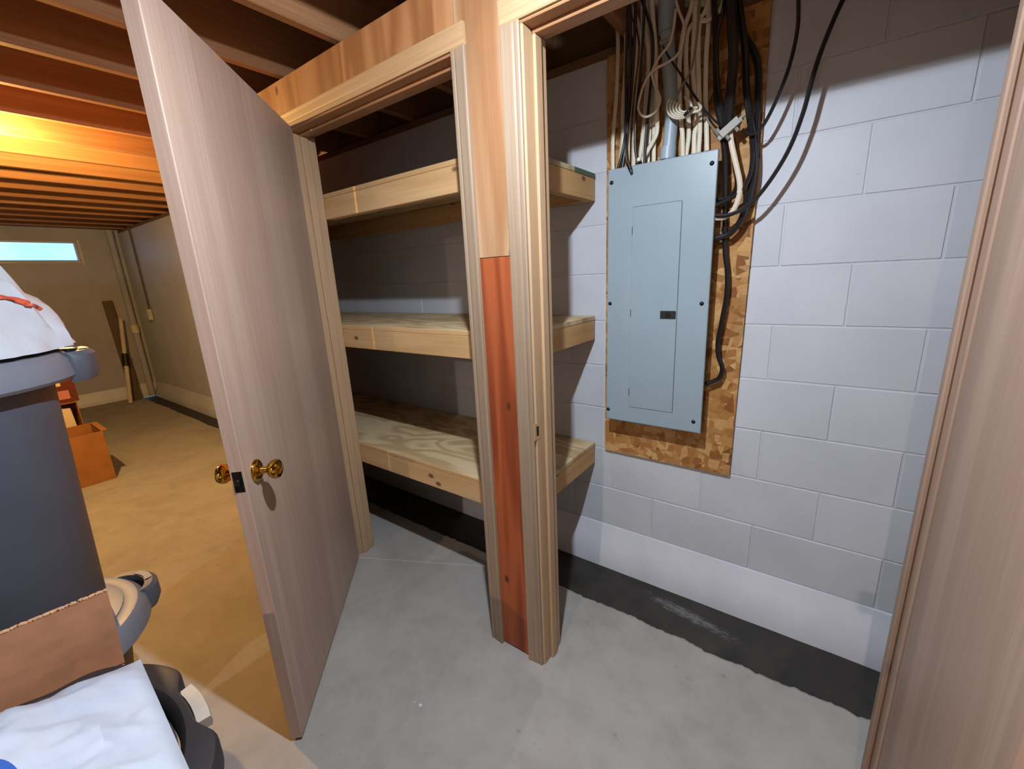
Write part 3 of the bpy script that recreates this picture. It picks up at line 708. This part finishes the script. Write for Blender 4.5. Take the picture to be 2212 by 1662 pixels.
# cardboard box with a torn flap standing up behind
ct = thing('cardboard_box', 'cardboard box with a torn flap standing up beside the trash cans', 'box', (-.96, -2.0, 0))
bx0, bx1, by0, by1, bz = -1.330, -.60, -2.32, -1.695, .572; tk = .005
bx('base_panel', 'cardboard', ct, bx0, bx1, by0, by1, 0, .004, 0)
bx('side_panel', 'cardboard', ct, bx0, bx0+tk, by0, by1, .004, bz, .001)
bx('side_panel', 'cardboard', ct, bx1-tk, bx1, by0, by1, .004, bz, .001)
bx('side_panel', 'cardboard', ct, bx0+tk, bx1-tk, by0, by0+tk, .004, bz, .001)
bx('side_panel', 'cardboard', ct, bx0+tk, bx1-tk, by1-tk, by1, .004, bz, .001)
bx('top_panel', 'cardboard', ct, bx0+tk, bx1-tk, by0+tk, by1-tk, bz-.006, bz-.001, 0)
A, B_ = atr(270, 1432, 1.262), atr(231, 1276, 1.27); D_, E_ = atr(-160, 1436, 1.28), atr(-160, 1640, 1.265)
mb = MB().grid(lambda u, v: (A.lerp(E_, u)).lerp(B_.lerp(D_, u), v)+Vector((.006*math.sin(PI*v), 0, .004*noise.noise((u*9, v*2, 0)))), 22, 7)
n0 = len(mb.v); nrm = Vector((-.005, 0, 0)); vs = list(mb.v)
bdy = [i*7+6 for i in range(22)]
mb = MB().add(vs+[v+nrm for v in vs], mb.f+[tuple(i+n0 for i in f)[::-1] for f in mb.f]+[(bdy[i], bdy[i+1], bdy[i+1]+n0, bdy[i]+n0) for i in range(21)]+[(j, j+1, j+1+n0, j+n0) for j in range(6)])
fp = mb.build('flap', 'cardboard', ct)
MB().tube([B_.lerp(D_, i/30)+Vector((-.002, 0, .001+.002*noise.noise((i*.9, 0, 4)))) for i in range(31)], .0038, 7, sub=2).build('torn_edge', 'cardboard_edge', fp, True)
# wheeled dolly on the box
dc = Vector((-.950, -1.945, bz))
dl = thing('bin_dolly', 'black wheeled trash can dolly on the cardboard box, under the white bag', 'dolly', dc)
lob = [math.radians(a) for a in (124, 52, -20, -92, -164)]
def rad(a):
    r = .282
    for l in lob:
        d = (a-l+PI) % (2*PI)-PI
        r = max(r, .282+.034*math.exp(-(d/.40)**6))
    return r
mb = MB(); n = 160; prof = [(1.0, .072), (1.0, .108), (.985, .116), (.965, .118)]
vs = []
for i in range(n):
    a = 2*PI*i/n; r = rad(a); d = Vector((math.cos(a), math.sin(a), 0))
    for s_, z in prof: vs.append(dc+d*(r*s_)+Vector((0, 0, z)))
    vs += [dc+d*.268+Vector((0, 0, .118)), dc+d*.262+Vector((0, 0, .112)), dc+d*.256+Vector((0, 0, .092)), dc+d*.255+Vector((0, 0, .072))]
k = 8; fs = [(i*k+q, ((i+1) % n)*k+q, ((i+1) % n)*k+(q+1) % k, i*k+(q+1) % k) for i in range(n) for q in range(k)]
mb.add(vs, fs).build('deck', 'dolly_black', dl, True)
MB().lathe([(.0001, .094), (.14, .093), (.250, .0925), (.2535, .088), (.253, .078), (.0001, .078)], dc, 56).build('tray', 'dolly_pad', dl, True)
MB().lathe([(.225, .0935), (.228, .102), (.238, .102), (.241, .0928)], dc, 56, cap=False).build('tray_ring', 'dolly_black', dl, True)
for l in lob:
    d = Vector((math.cos(l), math.sin(l), 0)); q = dc+d*.20; t = Vector((-d.y, d.x, 0))
    mb = MB().lathe([(.0001, -.013), (.024, -.013), (.032, -.010), (.032, .010), (.024, .013), (.0001, .013)], (0, 0, 0), 20)
    for v in mb.v: v.xyz = q+Vector((0, 0, .0325))+d*v.x+Vector((0, 0, 1))*v.y+t*v.z
    mb.build('caster_wheel', 'caster_grey', dl, True)
    mb = MB().box(-.02, .02, -.02, .02, .062, .0775, .002)
    for v in mb.v: v.xyz = q+d*v.x+t*v.y+Vector((0, 0, v.z))
    mb.build('caster_fork', 'dark_metal', dl)
vs = []
for i in range(13):
    a = math.radians(78+20*i/12); d = Vector((math.cos(a), math.sin(a), 0))
    for r, z in ((.2825, .090), (.303, .090), (.305, .10), (.303, .110), (.2825, .110)): vs.append(dc+d*r+Vector((0, 0, z)))
k = 5; mb = MB().add(vs, [(i*k+q, (i+1)*k+q, (i+1)*k+(q+1) % k, i*k+(q+1) % k) for i in range(12) for q in range(k)]+[tuple(range(5)), tuple(range(60, 65))])
tag(mb.build('bumper', 'caster_grey', dl, True), 'pale grey bumper strip')
# white bag lying on the dolly
from mathutils.bvhtree import BVHTree
def pillow(A, B, Cc, D, th, nrm, seed, amp=.02, n=60, pw=.55):
    mb = MB()
    for s in (1, -1):
        def fn(u, v):
            p = (A.lerp(D, u)).lerp(B.lerp(Cc, u), v)
            e = max(0, math.sin(PI*u)*math.sin(PI*v))**pw
            wv = amp*(noise.noise((u*3+seed, v*3, 2))+.5*noise.noise((u*8, v*7+seed, 3))+.25*noise.noise((u*20, v*18+seed, 1)))
            ridge = amp*1.2*(abs(noise.noise((u*5+seed*2, v*3.2, 7)))-.2)
            if s < 0: return p
            return p+nrm*(th*e+(wv-ridge)*min(1, e*2.0))
        mb.grid(fn, n, n)
    return mb
A = atr(303, 1424, 1.022); B_ = atr(455, 1760, .60); B_.z = .722; D_ = Vector((-1.10, -2.24, .75)); E_ = Vector((-.60, -2.22, .735)); A.z = max(A.z, .716)
bag = thing('plastic_bag', 'white plastic bag with a blue print, lying on the black dolly', 'bag', (-.85, -1.95, .715))
mb = pillow(A, B_, E_, D_, .115, Vector((.05, .0, 1)), 3.1, .026)
mb.build('bag_film', 'bag_white', bag, True)
def drape(verts, faces, pts, off):
    bv = BVHTree.FromPolygons([v[:] for v in verts], faces); out = []
    for px, py in pts:
        h = bv.ray_cast(CAM, ray(px, py).normalized())
        out.append(h[0]+(CAM-h[0]).normalized()*off if h[0] else None)
    return out
nu, nv = 40, 14; pts = [(-6+54*(j/(nv-1))*math.cos(2*PI*i/nu), 1694+54*(j/(nv-1))*math.sin(2*PI*i/nu)) for i in range(nu) for j in range(nv)]
dp = drape(mb.v, mb.f, pts, .004)
if all(p is not None for p in dp):
    MB().add(dp, [(i*nv+j, ((i+1) % nu)*nv+j, ((i+1) % nu)*nv+j+1, i*nv+j+1) for i in range(nu) for j in range(nv-1)]).build('blue_print', 'bag_print', bag, True)
# bag on top of the cans
tb = thing('plastic_bag', 'white plastic bag with an orange drawstring, lying on the upper trash can', 'bag', (-1.75, -1.85, 1.28))
def blob(u, v):
    a = 2*PI*u; rho = math.sin(PI*v) if v < .5 else 1.0-(v-.5)*1.6
    ca, sa = math.cos(a), math.sin(a)
    w_ = .03*noise.noise((ca*2+1, sa*2, rho*3))+.045*abs(noise.noise((ca*3.2, sa*3.2+5, rho*5)))+.014*noise.noise((ca*9, sa*9, rho*9))-.01
    sx, sy = .25+.03*noise.noise((ca*2, sa*2, 9)), .335+.02*noise.noise((ca*3, sa*3, 4))
    z = .0 if v >= .5 else .36*max(0, 1-rho**2.1)+w_*(1-rho**6)+.012*(1-rho**8)
    return Vector((-1.77+sx*rho*ca+w_*ca*rho, -1.895+sy*rho*sa+w_*sa*rho, 1.2915+z))
bt = MB().grid(blob, 80, 48)
bt.build('bag_film', 'bag_clear', tb, True)
dp = [p for p in drape(bt.v, bt.f, [(-12, 640), (0, 641), (14, 643), (28, 646), (42, 650), (54, 654), (66, 659), (76, 664), (86, 671)], .002) if p]
if len(dp) > 3: MB().tube(dp, .008, 8, .4, normal=Vector((.7, -.3, .6))).build('drawstring', 'drawstring', tb, True)

# far cartons
def carton(label, xf, y1, w, d, h, mat, z=0, extra=None, lid=False, front=True):
    """box whose front face is at x=xf (towards the camera) and right face at y=y1"""
    o = thing('carton', label, 'box', (xf-d/2, y1-w/2, z), group='boxes on the far floor'); t_ = .006
    rects = [(-d/2, d/2, -w/2, w/2, 0, t_), (-d/2, -d/2+t_, -w/2, w/2, t_, h), (-d/2+t_, d/2-t_, -w/2, -w/2+t_, t_, h), (-d/2+t_, d/2-t_, w/2-t_, w/2, t_, h)]
    if front: rects.append((d/2-t_, d/2, -w/2, w/2, t_, h))
    if lid: rects.append((-d/2, d/2, -w/2, w/2, h, h+t_))
    for a in rects: MB().box(*a, .001).build('panel', mat, o, fix=False)
    if extra: extra(o, w, d, h)
    return o
def ex1(o, w, d, h): MB().box(-d/2+.02, d/2-.02, w/2-.006, w/2+.03, h-.004, h+.004, .001).build('flap', 'carton_brown', o, fix=False)
carton('orange-brown cardboard box on the floor behind the trash cans', -4.53, -1.168, .44, .40, .40, 'carton_brown', 0, ex1)
def ex2(o, w, d, h):
    q = MB().prism([(w/2-.15, .30), (w/2-.045, .30), (w/2-.035, .33), (w/2-.045, .54), (w/2-.14, .55)], d/2-.06, d/2-.03, 'x'); q.build('paper_sleeve', 'paper', o, fix=False)
carton('upright open-fronted cardboard box holding a cream paper sleeve', -4.96, -1.205, .40, .34, .585, 'carton_brown', 0, ex2, True, False)
def ex3(o, w, d, h):
    MB().box(d/2, d/2+.0015, w/2-.125, w/2-.045, .03, .10).build('pink_label', 'print_pink', o, fix=False)
    c = w/2-.10
    MB().prism([(c-.02, .14), (c+.02, .14), (c+.02, .19), (c+.011, .215), (c+.013, .26), (c-.013, .26), (c-.011, .215), (c-.02, .19)], d/2, d/2+.0015, 'x').build('white_mark', 'paper', o, fix=False)
carton('dark red carton with a pink label on top of the upright box', -4.98, -1.185, .38, .30, .30, 'carton_red', .592, ex3, True)

# far corner: pipes and leaning tools
def far(px, py, Y=-.05): return at(px, py, Y=Y)
pp = thing('drain_pipe', 'white vertical pipe in the far corner of the basement', 'pipe', (XE+.10, -.10, 0))
MB().tube([(XE+.10, -.10, .0), (XE+.10, -.10, ZJ)], .036, 16, smooth=False).build('pipe', 'wall_far', pp, True)
MB().lathe([(.046, .9), (.046, 1.0), (.040, 1.01)], (XE+.10, -.10, 0), 16).build('coupling', 'pole_white', pp, True)
cpx = XE+.62
cp = thing('wall_cable', 'dark cable running down the far block wall to a junction box', 'cable', (cpx, -.02, 1.1))
MB().tube([(cpx, -.014, ZJ), (cpx, -.014, 1.22)], .011, 8, smooth=False).build('cable', 'pipe_dark', cp, True)
bx('junction_box', 'frame_white', cp, cpx-.06, cpx+.05, -.055, -.006, 1.08, 1.22, .004)
lp = thing('leaning_pole', 'white pole with a black grip leaning in the far corner', 'pole', (XE+.24, -.34, 0))
a, b = Vector((XE+.45, -.42, .012)), Vector((XE+.12, -.22, 1.15))
MB().tube([a, a.lerp(b, .96)], .024, 10, smooth=False).build('shaft', 'pole_white', lp, True)
MB().tube([a.lerp(b, .42), a.lerp(b, .56)], .038, 10, smooth=False).build('grip', 'plastic_black', lp, True)
lp2 = thing('leaning_board', 'dark narrow board leaning in the far corner', 'board', (XE+.30, -.28, 0))
mb = MB().box(-.015, .015, -.05, .05, .004, 1.35, .002)
for v in mb.v: v.x -= v.z*.13; v.xyz += Vector((XE+.24, -.30, 0))
mb.build('plank', 'pipe_dark', lp2)
